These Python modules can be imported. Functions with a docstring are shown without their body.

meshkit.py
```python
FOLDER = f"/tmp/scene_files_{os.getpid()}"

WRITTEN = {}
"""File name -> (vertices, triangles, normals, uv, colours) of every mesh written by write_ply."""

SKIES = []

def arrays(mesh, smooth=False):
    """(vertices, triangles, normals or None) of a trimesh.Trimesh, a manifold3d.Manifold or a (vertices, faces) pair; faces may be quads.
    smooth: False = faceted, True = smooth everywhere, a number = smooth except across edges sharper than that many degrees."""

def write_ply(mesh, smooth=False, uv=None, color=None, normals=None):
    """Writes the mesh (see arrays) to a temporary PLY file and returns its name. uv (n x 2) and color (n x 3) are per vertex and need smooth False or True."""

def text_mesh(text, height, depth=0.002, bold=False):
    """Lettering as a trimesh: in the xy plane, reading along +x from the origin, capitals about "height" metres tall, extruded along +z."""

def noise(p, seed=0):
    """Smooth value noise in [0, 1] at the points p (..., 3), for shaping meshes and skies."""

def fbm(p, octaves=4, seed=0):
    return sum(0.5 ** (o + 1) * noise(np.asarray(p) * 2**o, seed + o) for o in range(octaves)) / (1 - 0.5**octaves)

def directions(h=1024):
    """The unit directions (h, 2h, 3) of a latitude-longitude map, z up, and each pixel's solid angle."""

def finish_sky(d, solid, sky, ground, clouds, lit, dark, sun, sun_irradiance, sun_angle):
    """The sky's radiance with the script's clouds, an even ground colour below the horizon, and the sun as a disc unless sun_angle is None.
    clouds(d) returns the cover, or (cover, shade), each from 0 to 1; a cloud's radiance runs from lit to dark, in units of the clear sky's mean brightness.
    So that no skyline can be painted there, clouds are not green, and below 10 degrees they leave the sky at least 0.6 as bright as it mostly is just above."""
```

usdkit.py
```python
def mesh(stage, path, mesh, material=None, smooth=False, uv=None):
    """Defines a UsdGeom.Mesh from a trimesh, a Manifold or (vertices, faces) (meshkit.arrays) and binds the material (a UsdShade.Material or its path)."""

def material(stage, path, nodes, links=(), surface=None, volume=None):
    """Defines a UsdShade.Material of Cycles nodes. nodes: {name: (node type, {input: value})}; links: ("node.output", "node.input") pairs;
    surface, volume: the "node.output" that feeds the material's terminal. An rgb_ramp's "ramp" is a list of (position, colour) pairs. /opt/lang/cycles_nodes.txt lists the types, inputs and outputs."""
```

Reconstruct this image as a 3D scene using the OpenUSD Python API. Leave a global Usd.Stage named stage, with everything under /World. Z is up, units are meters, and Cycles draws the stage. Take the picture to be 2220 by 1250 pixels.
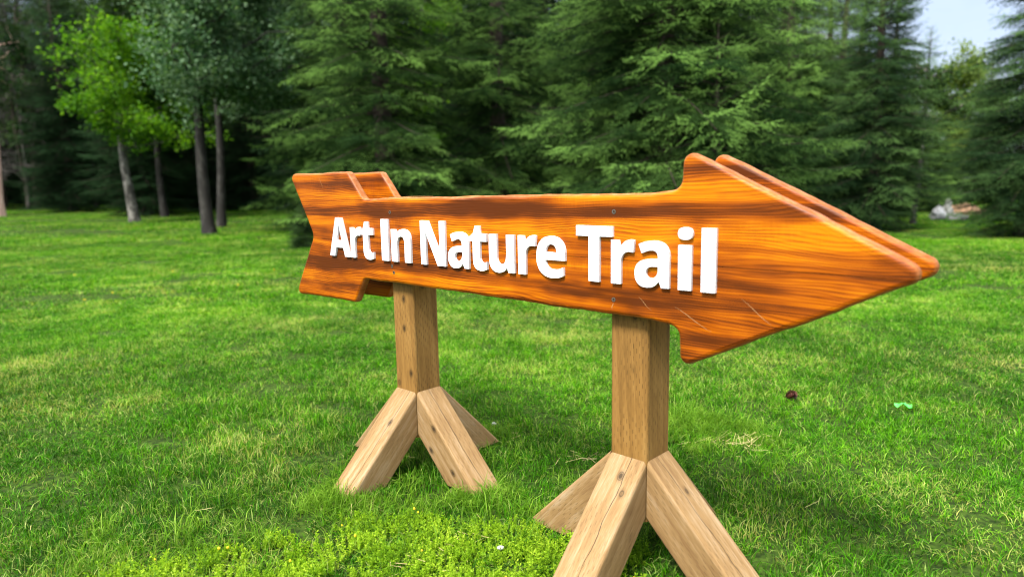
import math, json, numpy as np, trimesh, usdkit, meshkit
from pxr import Usd, UsdGeom, UsdLux, UsdShade, Gf, Sdf, Vt
from shapely.geometry import Polygon, LineString, box as sbox
from shapely.ops import unary_union

stage = Usd.Stage.CreateInMemory()
UsdGeom.SetStageUpAxis(stage, 'Z'); UsdGeom.SetStageMetersPerUnit(stage, 1.0)
UsdGeom.Xform.Define(stage, '/World')
UsdGeom.Scope.Define(stage, '/World/Looks')
PI = math.pi

# ---------------------------------------------------------------- camera, sky, sun, exposure
CAM_H, PITCH, ROLL, FPX = 1.2148, 0.1476, -0.0186, 1479.6
EXPOSURE = 2.5
cam = UsdGeom.Camera.Define(stage, '/World/camera')
c_, s_, cr_, sr_ = math.cos(PITCH), math.sin(PITCH), math.cos(ROLL), math.sin(ROLL)
fw = np.array([0, c_, -s_]); up0 = np.array([0, s_, c_]); rt0 = np.array([1.0, 0, 0])
rt = rt0 * cr_ + up0 * sr_; up = -rt0 * sr_ + up0 * cr_
cam.AddTransformOp().Set(Gf.Matrix4d(*rt, 0, *up, 0, *(-fw), 0, 0, 0, CAM_H, 1))
cam.CreateHorizontalApertureAttr(36.0); cam.CreateVerticalApertureAttr(20.25)
cam.CreateFocalLengthAttr(36.0 * FPX / 2220)
cam.CreateFStopAttr(1.6); cam.CreateFocusDistanceAttr(2.6)
cam.CreateExposureAttr(EXPOSURE)
cam.CreateClippingRangeAttr(Gf.Vec2f(0.05, 20000))

SUN_EL, SUN_AZ = math.radians(56), math.radians(-142)      # azimuth = atan2(x, y) of the direction towards the sun
dome = UsdLux.DomeLight.Define(stage, '/World/sky')
dome.GetPrim().SetCustomDataByKey('kind', 'structure')
SKY = usdkit.material(stage, '/World/Looks/sky', {
    'tc': ('texture_coordinate', {}),
    'mp': ('mapping', {'scale': (1.0, 1.0, 2.6)}),
    'n': ('noise_texture', {'scale': 2.2, 'detail': 6.0, 'roughness': 0.55}),
    'rc': ('rgb_ramp', {'ramp': [(0.30, (5.4, 5.7, 6.3)), (0.52, (7.4, 7.5, 7.7)), (0.75, (9.2, 9.1, 8.9))]}),
    'rm': ('rgb_ramp', {'ramp': [(0.30, (0.72,) * 3), (0.6, (0.96,) * 3)]}),
    'sky': ('sky_texture', {'sky_type': 'single_scattering', 'sun_disc': False, 'sun_elevation': SUN_EL, 'sun_rotation': SUN_AZ}),
    'mix': ('mix', {}),
    'sep': ('separate_xyz', {}), 'el': ('rgb_ramp', {'ramp': [(0.0, (0.33, 0.37, 0.44)), (0.26, (0.35, 0.40, 0.49)), (0.6, (1.05, 1.06, 1.06)), (1.0, (1.38, 1.37, 1.34))]}), 'cie': ('mix', {'mix_type': 'multiply', 'fac': 1.0}),
    'bg': ('background_shader', {'strength': 0.055}),
}, [('tc.generated', 'mp.vector'), ('mp.vector', 'n.vector'), ('n.fac', 'rc.fac'), ('n.fac', 'rm.fac'),
    ('rm.color', 'mix.fac'), ('sky.color', 'mix.color1'), ('tc.generated', 'sep.vector'), ('sep.z', 'el.fac'), ('rc.color', 'cie.color1'), ('el.color', 'cie.color2'), ('cie.color', 'mix.color2'), ('mix.color', 'bg.color')], surface='bg.background')
UsdShade.MaterialBindingAPI.Apply(dome.GetPrim()).Bind(SKY)
sun = UsdLux.DistantLight.Define(stage, '/World/sun')
sun.CreateIntensityAttr(0.4); sun.CreateAngleAttr(15.0); sun.CreateNormalizeAttr(True)
sun.CreateColorAttr(Gf.Vec3f(1.0, 0.95, 0.87))
d = np.array([math.cos(SUN_EL) * math.sin(SUN_AZ), math.cos(SUN_EL) * math.cos(SUN_AZ), math.sin(SUN_EL)])
xa = np.cross([0, 0, 1.0], d); xa /= np.linalg.norm(xa); ya = np.cross(d, xa)
sun.AddTransformOp().Set(Gf.Matrix4d(*xa, 0, *ya, 0, *d, 0, 0, 0, 0, 1))

# ---------------------------------------------------------------- helpers
used = {}
def numbered(parent, name):
    k = used.setdefault((parent, name), 0); used[(parent, name)] += 1
    return name if k == 0 else f'{name}_{k:03d}'
def tag(p, label=None, cat=None, group=None, kind=None):
    p = p.GetPrim() if hasattr(p, 'GetPrim') else p
    for k, v in (('label', label), ('category', cat), ('group', group), ('kind', kind)):
        if v: p.SetCustomDataByKey(k, v)
    return p
def thing(name, label, cat, loc=(0, 0, 0), rotz=0, scale=None, group=None):
    x = UsdGeom.Xform.Define(stage, '/World/' + numbered('/World', name))
    x.AddTranslateOp().Set(Gf.Vec3d(*map(float, loc)))
    if rotz: x.AddRotateZOp().Set(math.degrees(rotz))
    if scale is not None: x.AddScaleOp().Set(Gf.Vec3f(*([float(scale)] * 3 if np.ndim(scale) == 0 else map(float, scale))))
    return tag(x, label, cat, group)
def obj(name, mesh, mat, parent=None, smooth=False, matrix=None, rnd=None):
    pp = str(parent.GetPath()) if parent is not None else '/World'
    m = usdkit.mesh(stage, pp + '/' + numbered(pp, name), mesh, mat, smooth)
    if rnd is not None: vattr(m, 'rnd', rnd)
    if matrix is not None: m.AddTransformOp().Set(Gf.Matrix4d(*np.asarray(matrix, float).T.ravel()))
    return m.GetPrim()
def copy_of(root, loc, rotz, scale, label, cat, group=None):
    name = root.GetName().rstrip('0123456789').rstrip('_')
    x = thing(name, label, cat, loc, rotz, scale, group)
    x.GetReferences().AddInternalReference(root.GetPath()); x.SetInstanceable(True)
    return x
def vattr(prim, name, values):
    UsdGeom.PrimvarsAPI(prim).CreatePrimvar(name, Sdf.ValueTypeNames.FloatArray, 'vertex').Set(Vt.FloatArray.FromNumpy(np.asarray(values, np.float32)))
def each(n, per, seed):                                     # one random number for every blade or leaf, given to all its corners
    return np.repeat(np.random.default_rng(seed).random(n), per)
def soup(tri):                                              # (n, 3, 3) loose triangles
    tri = np.asarray(tri).reshape(-1, 3, 3)
    return tri.reshape(-1, 3), np.arange(len(tri) * 3).reshape(-1, 3)
def tube(points, radii, sides=6, cap=True):
    p = np.asarray(points, float); n = len(p); r = np.broadcast_to(radii, (n,))
    t = np.gradient(p, axis=0); t /= np.linalg.norm(t, axis=1, keepdims=True) + 1e-12
    a = np.cross(t, np.where(np.abs(t[:, 2:]) < 0.9, [0, 0, 1.0], [1.0, 0, 0])); a /= np.linalg.norm(a, axis=1, keepdims=True) + 1e-12
    b = np.cross(t, a); an = np.arange(sides) * 2 * PI / sides
    v = (p[:, None] + r[:, None, None] * (np.cos(an)[None, :, None] * a[:, None] + np.sin(an)[None, :, None] * b[:, None])).reshape(-1, 3)
    i, j = np.meshgrid(np.arange(n - 1), np.arange(sides), indexing='ij')
    q = np.stack([i * sides + j, i * sides + (j + 1) % sides, (i + 1) * sides + (j + 1) % sides, (i + 1) * sides + j], -1).reshape(-1, 4)
    f = np.vstack([q[:, [0, 1, 2]], q[:, [0, 2, 3]]])
    if cap:
        v = np.vstack([v, p[-1]]); k = (n - 1) * sides
        f = np.vstack([f, [[k + s, k + (s + 1) % sides, len(v) - 1] for s in range(sides)]])
    return v, f
def join(parts):
    vs, fs, n = [], [], 0
    for v, f in parts:
        vs.append(v); fs.append(np.asarray(f) + n); n += len(v)
    return np.vstack(vs), np.vstack(fs)
def norm(v): return v / (np.linalg.norm(v, axis=-1, keepdims=True) + 1e-12)

class NG:                                                   # small node graph writer
    def __init__(s): s.n, s.l, s.k = {}, [], 0
    def add(s, kind, out, inputs=None, **links):
        s.k += 1; name = f'{kind[:12]}{s.k}'; vals = dict(inputs or {})
        for k, v in links.items():
            if isinstance(v, str) and '.' in v: s.l.append((v, f'{name}.{k}'))
            else: vals[k] = v
        s.n[name] = (kind, vals); return f'{name}.{out}'
    def math(s, op, a, b=0.0, c=0.0, clamp=False): return s.add('math', 'value', {'math_type': op, 'use_clamp': clamp}, value1=a, value2=b, value3=c)
    def mix(s, fac, a, b, t='mix'): return s.add('mix', 'color', {'mix_type': t}, fac=fac, color1=a, color2=b)
    def ramp(s, fac, stops, interpolate=True):
        return s.add('rgb_ramp', 'color', {'ramp': [(p, (c,) * 3 if np.ndim(c) == 0 else c) for p, c in stops], 'interpolate': interpolate}, fac=fac)
    def noise(s, vec, scale, detail=3.0, rough=0.5, out='fac', dist=0.0):
        return s.add('noise_texture', out, {'scale': scale, 'detail': detail, 'roughness': rough, 'distortion': dist}, vector=vec)
    def mapping(s, vec, scale=(1, 1, 1), loc=(0, 0, 0)): return s.add('mapping', 'vector', {'scale': scale, 'location': loc}, vector=vec)
    def make(s, name, surface): return usdkit.material(stage, '/World/Looks/' + name, s.n, s.l, surface=surface)
def rgb(r, g, b):                                           # sRGB 0-255 to linear
    return tuple(((x / 255 + 0.055) / 1.055) ** 2.4 if x > 10 else x / 255 / 12.92 for x in (r, g, b))

# ---------------------------------------------------------------- materials
def principled(g, color, rough=0.6, bump=None, spec=0.4, **kw):
    a = {'roughness': rough, 'specular_ior_level': spec}
    a.update({k: v for k, v in kw.items() if not (isinstance(v, str) and '.' in v)})
    lk = {k: v for k, v in kw.items() if isinstance(v, str) and '.' in v}
    if isinstance(color, str): lk['base_color'] = color
    else: a['base_color'] = color
    if bump: lk['normal'] = bump
    if isinstance(rough, str): lk['roughness'] = a.pop('roughness')
    return g.add('principled_bsdf', 'BSDF', a, **lk)

def stained_board():                                        # orange stain over planed fir; grain runs along x, bands across z
    g = NG(); o = g.add('texture_coordinate', 'object')
    xyz = g.add('separate_xyz', 'z', vector=o); z = xyz; x = xyz.replace('.z', '.x')
    w1 = g.noise(g.mapping(o, (1.1, 3.0, 6.0)), 1.0, 2.0)
    w2 = g.noise(g.mapping(o, (5.0, 6.0, 26.0)), 1.0, 3.0)
    w3 = g.noise(g.mapping(o, (2.6, 6.0, 9.0), (3.1, 0, 7.7)), 1.0, 1.0)
    warp = g.math('add', g.math('multiply', g.math('subtract', w1, 0.5), 0.13), g.math('multiply', g.math('subtract', w2, 0.5), 0.016))
    zz = g.math('add', z, warp)
    # broad tone bands across the boards
    band = g.ramp(g.math('divide', g.math('subtract', zz, 0.68), 0.64), [
        (0.0, 0.15), (0.05, 0.6), (0.10, 0.85), (0.16, 0.35), (0.21, 0.8), (0.27, 0.85), (0.295, 0.36), (0.345, 0.28), (0.37, 0.75), (0.42, 0.6), (0.455, 0.95),
        (0.49, 0.55), (0.52, 0.7), (0.55, 0.5), (0.585, 0.9), (0.63, 0.95), (0.655, 0.85), (0.675, 0.32), (0.72, 0.26), (0.745, 0.8), (0.80, 0.95), (0.84, 0.55), (0.88, 0.3), (0.92, 0.85), (0.96, 0.65), (1.0, 0.3)])
    vary = g.noise(g.mapping(o, (1.3, 2.0, 11.0), (11.0, 3.0, 1.0)), 1.0, 3.0, 0.55)
    tone = g.math('add', band, g.math('multiply', g.math('subtract', vary, 0.5), 1.7))
    # growth rings: thin dark late wood lines, wandering, cathedral shapes where the warp closes on itself
    ph = g.math('add', g.math('multiply', z, 120.0), g.math('add', g.math('multiply', w1, 8.0), g.math('add', g.math('multiply', w3, 6.0), g.math('multiply', w2, 1.6))))
    fr = g.math('fraction', ph)
    line = g.ramp(fr, [(0.0, 0.0), (0.35, 0.05), (0.74, 0.75), (0.86, 1.0), (0.95, 0.55), (1.0, 0.0)])
    mask = g.ramp(g.noise(g.mapping(o, (1.7, 2.0, 8.0), (5.5, 1.0, 2.0)), 1.0, 2.0), [(0.36, 0.06), (0.52, 0.55), (0.68, 1.0)])
    lm = g.math('multiply', line, mask)
    # dry saw marks across the grain, only in patches
    saw = g.noise(g.mapping(o, (210.0, 40.0, 24.0)), 1.0, 2.0)
    sawm = g.ramp(g.noise(g.mapping(o, (2.2, 2.0, 10.0), (1.0, 9.0, 4.0)), 1.0, 1.0), [(0.52, 0.0), (0.68, 0.28)])
    sp = g.math('multiply', g.math('subtract', saw, 0.5), sawm)
    t2 = g.math('add', tone, g.math('subtract', sp, g.math('multiply', lm, 0.54)), clamp=False)
    patch = g.ramp(g.noise(g.mapping(o, (2.6, 4.0, 5.0), (8.0, 2.0, 3.0)), 1.0, 3.0, 0.6), [(0.44, 0.0), (0.66, 0.42)])
    t2 = g.math('subtract', t2, patch)
    fine = g.noise(g.mapping(o, (7.0, 30.0, 330.0)), 1.0, 2.0)
    streak = g.noise(g.mapping(o, (2.2, 9.0, 95.0), (4.0, 2.0, 9.0)), 1.0, 3.0, 0.65)
    t3 = g.math('add', t2, g.math('add', g.math('multiply', g.math('subtract', fine, 0.5), 0.45), g.math('multiply', g.math('subtract', streak, 0.5), 0.9)), clamp=True)
    col = g.ramp(t3, [(0.0, (0.080, 0.017, 0.001)), (0.2, (0.140, 0.029, 0.001)), (0.45, (0.26, 0.054, 0.0005)), (0.70, (0.38, 0.094, 0.0005)), (1.0, (0.52, 0.172, 0.0005))])
    hgt = g.math('add', g.math('multiply', lm, -0.5), g.math('multiply', fine, 0.5))
    # the rim: cut edges with thin worn stain, painted paler in place of sky sheen
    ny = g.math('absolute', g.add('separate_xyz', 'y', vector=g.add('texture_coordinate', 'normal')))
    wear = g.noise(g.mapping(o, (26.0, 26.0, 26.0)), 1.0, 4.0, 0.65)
    rim_sheen = g.ramp(wear, [(0.32, (0.21, 0.055, 0.008)), (0.55, (0.32, 0.115, 0.035)), (0.7, (0.38, 0.18, 0.085))])
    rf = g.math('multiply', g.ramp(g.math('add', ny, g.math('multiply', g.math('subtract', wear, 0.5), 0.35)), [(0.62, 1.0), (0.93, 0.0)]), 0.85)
    col = g.mix(rf, col, rim_sheen)
    # pale scuffs
    scuff = g.ramp(g.noise(g.mapping(o, (13.0, 13.0, 13.0), (2, 2, 2)), 1.0, 6.0, 0.72), [(0.70, 0.0), (0.78, 0.35)])
    col = g.mix(scuff, col, (0.45, 0.26, 0.12))
    bmp = g.add('bump', 'normal', {'strength': 0.5, 'distance': 0.0012}, height=g.math('add', hgt, g.math('multiply', g.math('multiply', wear, rf), 1.5)))
    ro = g.ramp(g.noise(o, 14.0, 3.0), [(0.3, 0.42), (0.7, 0.58)])
    return g.make('stained_board', principled(g, col, ro, bmp, 0.14, coat_weight=0.04, coat_roughness=0.3))

def timber(name, c_dark, c_mid, c_light, axis, across, marks=0.6, crack=0.0, topdark=0.0):
    """Rough sawn treated timber in the piece's own coordinates; axis: the grain's direction, across: what the incising rows are counted over."""
    g = NG(); o = g.add('texture_coordinate', 'object')
    sx = g.add('separate_xyz', 'x', vector=o); X, Y, Z = sx, sx.replace('.x', '.y'), sx.replace('.x', '.z')
    A = {'x': X, 'z': Z}[axis]
    rnd = g.add('object_info', 'random')
    off = g.add('combine_xyz', 'vector', x=g.math('multiply', rnd, 7.3), y=g.math('multiply', rnd, 3.1), z=g.math('multiply', rnd, 5.7))
    p = g.add('vector_math', 'vector', {'math_type': 'add'}, vector1=o, vector2=off)
    st = (1.0, 12.0, 12.0) if axis == 'x' else (12.0, 12.0, 1.0)
    low = g.noise(g.mapping(p, tuple(3.0 * k for k in st)), 1.0, 3.0)
    rings = g.add('wave_texture', 'fac', {'wave_type': 'bands', 'bands_direction': 'diagonal', 'profile': 'saw', 'scale': 1.0, 'distortion': 5.0, 'detail': 2.0, 'detail_scale': 0.5},
                  vector=g.mapping(p, tuple(k * (1.6 if k > 2 else 1.0) for k in st)))
    fib = g.noise(g.mapping(p, tuple(26.0 * k for k in st)), 1.0, 2.0)
    big = g.noise(p, 5.0, 2.0)
    t = g.math('add', g.math('multiply', low, 0.36), g.math('add', g.math('multiply', rings, 0.09), g.math('add', g.math('multiply', fib, 0.28), g.math('multiply', big, 0.34))))
    col = g.ramp(t, [(0.32, c_dark), (0.54, c_mid), (0.74, c_light)])
    # knots
    vo = g.add('voronoi_texture', 'distance', {'scale': 1.0, 'randomness': 1.0}, vector=g.mapping(p, (9.0, 13.5, 13.5) if axis == 'x' else (13.5, 13.5, 9.0)))
    kn = g.ramp(vo, [(0.0, 1.0), (0.08, 0.95), (0.11, 0.4), (0.13, 0.9), (0.155, 0.3), (0.25, 0.0)])
    kn = g.math('multiply', kn, g.ramp(vo.replace('.distance', '.color'), [(0.56, 0.0), (0.62, 1.0)]))
    col = g.mix(g.math('multiply', kn, 0.95), col, tuple(0.13 * k for k in c_mid))
    # incising slits in staggered rows
    ac = across(g, X, Y, Z); row = g.math('divide', ac, 0.0115)
    cell = g.math('floor', row)
    al = g.math('add', g.math('divide', A, 0.040), g.math('multiply', cell, 0.37))
    m1 = g.math('less_than', g.math('absolute', g.math('subtract', g.math('fraction', row), 0.5)), 0.085)
    m2 = g.math('less_than', g.math('absolute', g.math('subtract', g.math('fraction', al), 0.5)), 0.19)
    mk = g.math('multiply', g.math('multiply', m1, m2), g.ramp(g.noise(p, 9.0, 2.0), [(0.38, 0.1 * marks), (0.6, marks)]))
    col = g.mix(mk, col, tuple(0.25 * k for k in c_mid))
    h = g.math('subtract', g.math('multiply', fib, 0.4), mk)
    if crack:                                               # one drying check along the piece
        wob = g.noise(g.mapping(p, (6.0, 0.01, 0.01) if axis == 'x' else (0.01, 0.01, 6.0)), 1.0, 3.0)
        cpos = g.math('add', g.math('multiply', g.math('subtract', wob, 0.5), 0.035), g.math('multiply', g.math('subtract', rnd, 0.5), 0.06))
        cw = g.math('multiply', g.noise(g.mapping(p, (9.0, 0.01, 0.01) if axis == 'x' else (0.01, 0.01, 9.0)), 1.0, 1.0), crack)
        ck = g.math('less_than', g.math('absolute', g.math('subtract', Y if axis == 'x' else g.math('add', X, Y), cpos)), cw)
        col = g.mix(g.math('multiply', ck, 0.9), col, (0.03, 0.018, 0.01))
        h = g.math('subtract', h, g.math('multiply', ck, 2.0))
    bmp = g.add('bump', 'normal', {'strength': 0.45, 'distance': 0.0015}, height=h)
    return g.make(name, principled(g, col, 0.72, bmp, 0.25))

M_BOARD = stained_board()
M_POST = timber('post_timber', (0.112, 0.054, 0.011), (0.222, 0.113, 0.026), (0.31, 0.175, 0.050), 'z', lambda g, X, Y, Z: g.math('add', X, Y), 0.85, 0.0012)
M_BRACE = timber('brace_timber', (0.130, 0.066, 0.023), (0.245, 0.148, 0.060), (0.345, 0.250, 0.150), 'x', lambda g, X, Y, Z: g.math('add', Y, Z), 0.6, 0.0024)

def white_paint():
    g = NG(); o = g.add('texture_coordinate', 'object'); n = g.noise(o, 60.0, 3.0)
    return g.make('white_letter', principled(g, g.ramp(n, [(0.3, (0.68, 0.69, 0.71)), (0.7, (0.74, 0.745, 0.76))]), 0.45, None, 0.4))
M_WHITE = white_paint()
def plain(name, a, b, scale, rough=0.7, spec=0.3, bump=0.0, dist=0.01, detail=4.0, **kw):
    g = NG(); o = g.add('geometry', 'position'); n = g.noise(o, scale, detail, 0.6)
    bm = g.add('bump', 'normal', {'strength': bump, 'distance': dist}, height=n) if bump else None
    return g.make(name, principled(g, g.ramp(n, [(0.32, a), (0.68, b)]), rough, bm, spec, **kw))
M_SCREW = plain('screw_steel', (0.10, 0.10, 0.09), (0.22, 0.21, 0.19), 300, 0.45, 0.5, metallic=0.7)
M_HOLE = plain('screw_hole', (0.03, 0.015, 0.006), (0.06, 0.03, 0.012), 200, 0.8)
M_CONE = plain('cone_scales', (0.045, 0.012, 0.008), (0.12, 0.035, 0.02), 90, 0.6)
M_SCRAP = plain('green_plastic', (0.03, 0.45, 0.05), (0.12, 0.62, 0.10), 40, 0.4, 0.5)
M_PEBBLE = plain('pale_stone', (0.35, 0.34, 0.31), (0.6, 0.58, 0.54), 60, 0.8, bump=0.4)
M_ROCKW = plain('white_rock', (0.28, 0.28, 0.28), (0.55, 0.55, 0.55), 6, 0.8, bump=0.5, dist=0.05)
M_ROCKG = plain('grey_rock', (0.10, 0.105, 0.10), (0.28, 0.29, 0.27), 5, 0.85, bump=0.5, dist=0.05)
M_DIRT = plain('bare_dirt', (0.10, 0.06, 0.035), (0.28, 0.17, 0.10), 7, 0.9, bump=0.5, dist=0.05)
M_SCUFF = plain('scuff', (0.36, 0.17, 0.06), (0.42, 0.24, 0.11), 80, 0.7)
M_STRAW = plain('dry_straw', (0.34, 0.25, 0.10), (0.55, 0.45, 0.22), 60, 0.7)
M_YELLOW = plain('flower_yellow', (0.62, 0.42, 0.01), (0.75, 0.55, 0.02), 60, 0.6)
M_BRANCH = plain('spruce_branch', (0.016, 0.012, 0.008), (0.05, 0.037, 0.026), 16, 0.95)
M_BARK = plain('spruce_bark', (0.022, 0.016, 0.012), (0.085, 0.064, 0.050), 16, 0.9, bump=0.9, dist=0.03)
M_TWIGBARK = plain('grey_twig', (0.04, 0.036, 0.032), (0.11, 0.10, 0.09), 9, 0.9)
M_PINKBARK = plain('pine_bark', (0.34, 0.20, 0.155), (0.60, 0.42, 0.35), 7, 0.9, bump=0.6, dist=0.03)
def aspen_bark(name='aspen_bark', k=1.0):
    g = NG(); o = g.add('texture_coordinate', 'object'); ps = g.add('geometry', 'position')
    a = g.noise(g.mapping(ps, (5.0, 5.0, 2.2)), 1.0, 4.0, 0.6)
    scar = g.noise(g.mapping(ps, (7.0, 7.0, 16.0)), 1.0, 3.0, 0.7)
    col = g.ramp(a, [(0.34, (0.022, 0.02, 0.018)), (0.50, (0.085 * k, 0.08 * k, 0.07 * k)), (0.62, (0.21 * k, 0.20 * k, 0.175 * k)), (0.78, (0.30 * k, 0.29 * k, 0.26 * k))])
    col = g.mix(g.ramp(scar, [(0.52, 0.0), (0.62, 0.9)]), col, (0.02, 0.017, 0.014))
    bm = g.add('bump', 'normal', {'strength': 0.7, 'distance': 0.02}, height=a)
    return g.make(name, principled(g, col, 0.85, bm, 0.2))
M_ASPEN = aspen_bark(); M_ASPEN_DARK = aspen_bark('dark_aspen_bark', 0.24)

def leafy(name, stops, trans=0.35, noise_scale=1.2, rough=0.6, spec=0.15, tip=None, gain=1.0, wn=0.45):
    """Foliage: colour varies leaf by leaf and from clump to clump."""
    g = NG(); ge = g.add('attribute', 'fac', {'attribute': 'rnd'}); pos = g.add('geometry', 'position')
    big = g.noise(pos, noise_scale, 2.0)
    f = g.math('add', g.math('multiply', ge, 1 - wn), g.math('multiply', g.math('add', g.math('multiply', g.math('subtract', big, 0.5), 2.2), 0.5), wn))
    col = g.ramp(f, stops)
    if tip is not None:
        at = g.add('attribute', 'fac', {'attribute': 'tip'})
        col = g.mix(at, col, tip)
    b = principled(g, col, rough, None, spec)
    t = g.add('translucent_bsdf', 'BSDF', color=g.mix(0.6, col, g.mix(1.0, col, (1.5, 1.6, 0.5), 'multiply')))
    m = g.add('mix_closure', 'closure', {'fac': trans}, closure1=b, closure2=t)
    return g.make(name, m)
M_SPRUCE = leafy('spruce_needles', [(0.0, (0.002, 0.008, 0.002)), (0.5, (0.009, 0.028, 0.008)), (1.0, (0.040, 0.092, 0.023))], 0.2, 0.9, 0.7, 0.05, tip=(0.25, 0.45, 0.10))  # pale new growth; inner needles darkened and tips brightened to paint shaded gaps
M_SPRUCE_SHADED = leafy('shaded_spruce_needles', [(0.0, (0.002, 0.006, 0.002)), (0.5, (0.006, 0.018, 0.006)), (1.0, (0.026, 0.060, 0.020))], 0.1, 0.9, 0.7, 0.05, tip=(0.055, 0.125, 0.05))  # darker copy of the spruce needles, with forest shade put into the colour
M_SPRUCE_BLUE = leafy('blue_spruce_needles', [(0.0, (0.002, 0.008, 0.004)), (0.5, (0.010, 0.029, 0.011)), (1.0, (0.042, 0.092, 0.034))], 0.2, 0.9, 0.7, 0.05, tip=(0.15, 0.28, 0.08))
M_LIME = leafy('lime_leaves', [(0.0, (0.02, 0.07, 0.004)), (0.5, (0.065, 0.18, 0.006)), (1.0, (0.23, 0.43, 0.012))], 0.45, 0.8)
M_GREYLEAF = leafy('grey_green_leaves', [(0.0, (0.016, 0.05, 0.018)), (0.5, (0.042, 0.10, 0.036)), (1.0, (0.20, 0.30, 0.17))], 0.3, 0.8)
M_DULLLEAF = leafy('dull_leaves', [(0.0, (0.008, 0.026, 0.006)), (0.5, (0.024, 0.056, 0.013)), (1.0, (0.075, 0.13, 0.034))], 0.35, 0.8)
M_YELLOWLEAF = leafy('yellow_green_leaves', [(0.0, (0.07, 0.12, 0.02)), (0.5, (0.15, 0.22, 0.04)), (1.0, (0.30, 0.36, 0.08))], 0.4, 0.5)
M_WEED = leafy('weed_leaves', [(0.0, (0.08, 0.19, 0.006)), (0.5, (0.19, 0.34, 0.010)), (0.9, (0.42, 0.56, 0.04)), (1.0, (0.50, 0.50, 0.12))], 0.35, 6.0)
M_TALL = leafy('tall_grass_blades', [(0.0, (0.04, 0.11, 0.005)), (0.6, (0.10, 0.22, 0.008)), (1.0, (0.30, 0.45, 0.06))], 0.3, 6.0)

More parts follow.
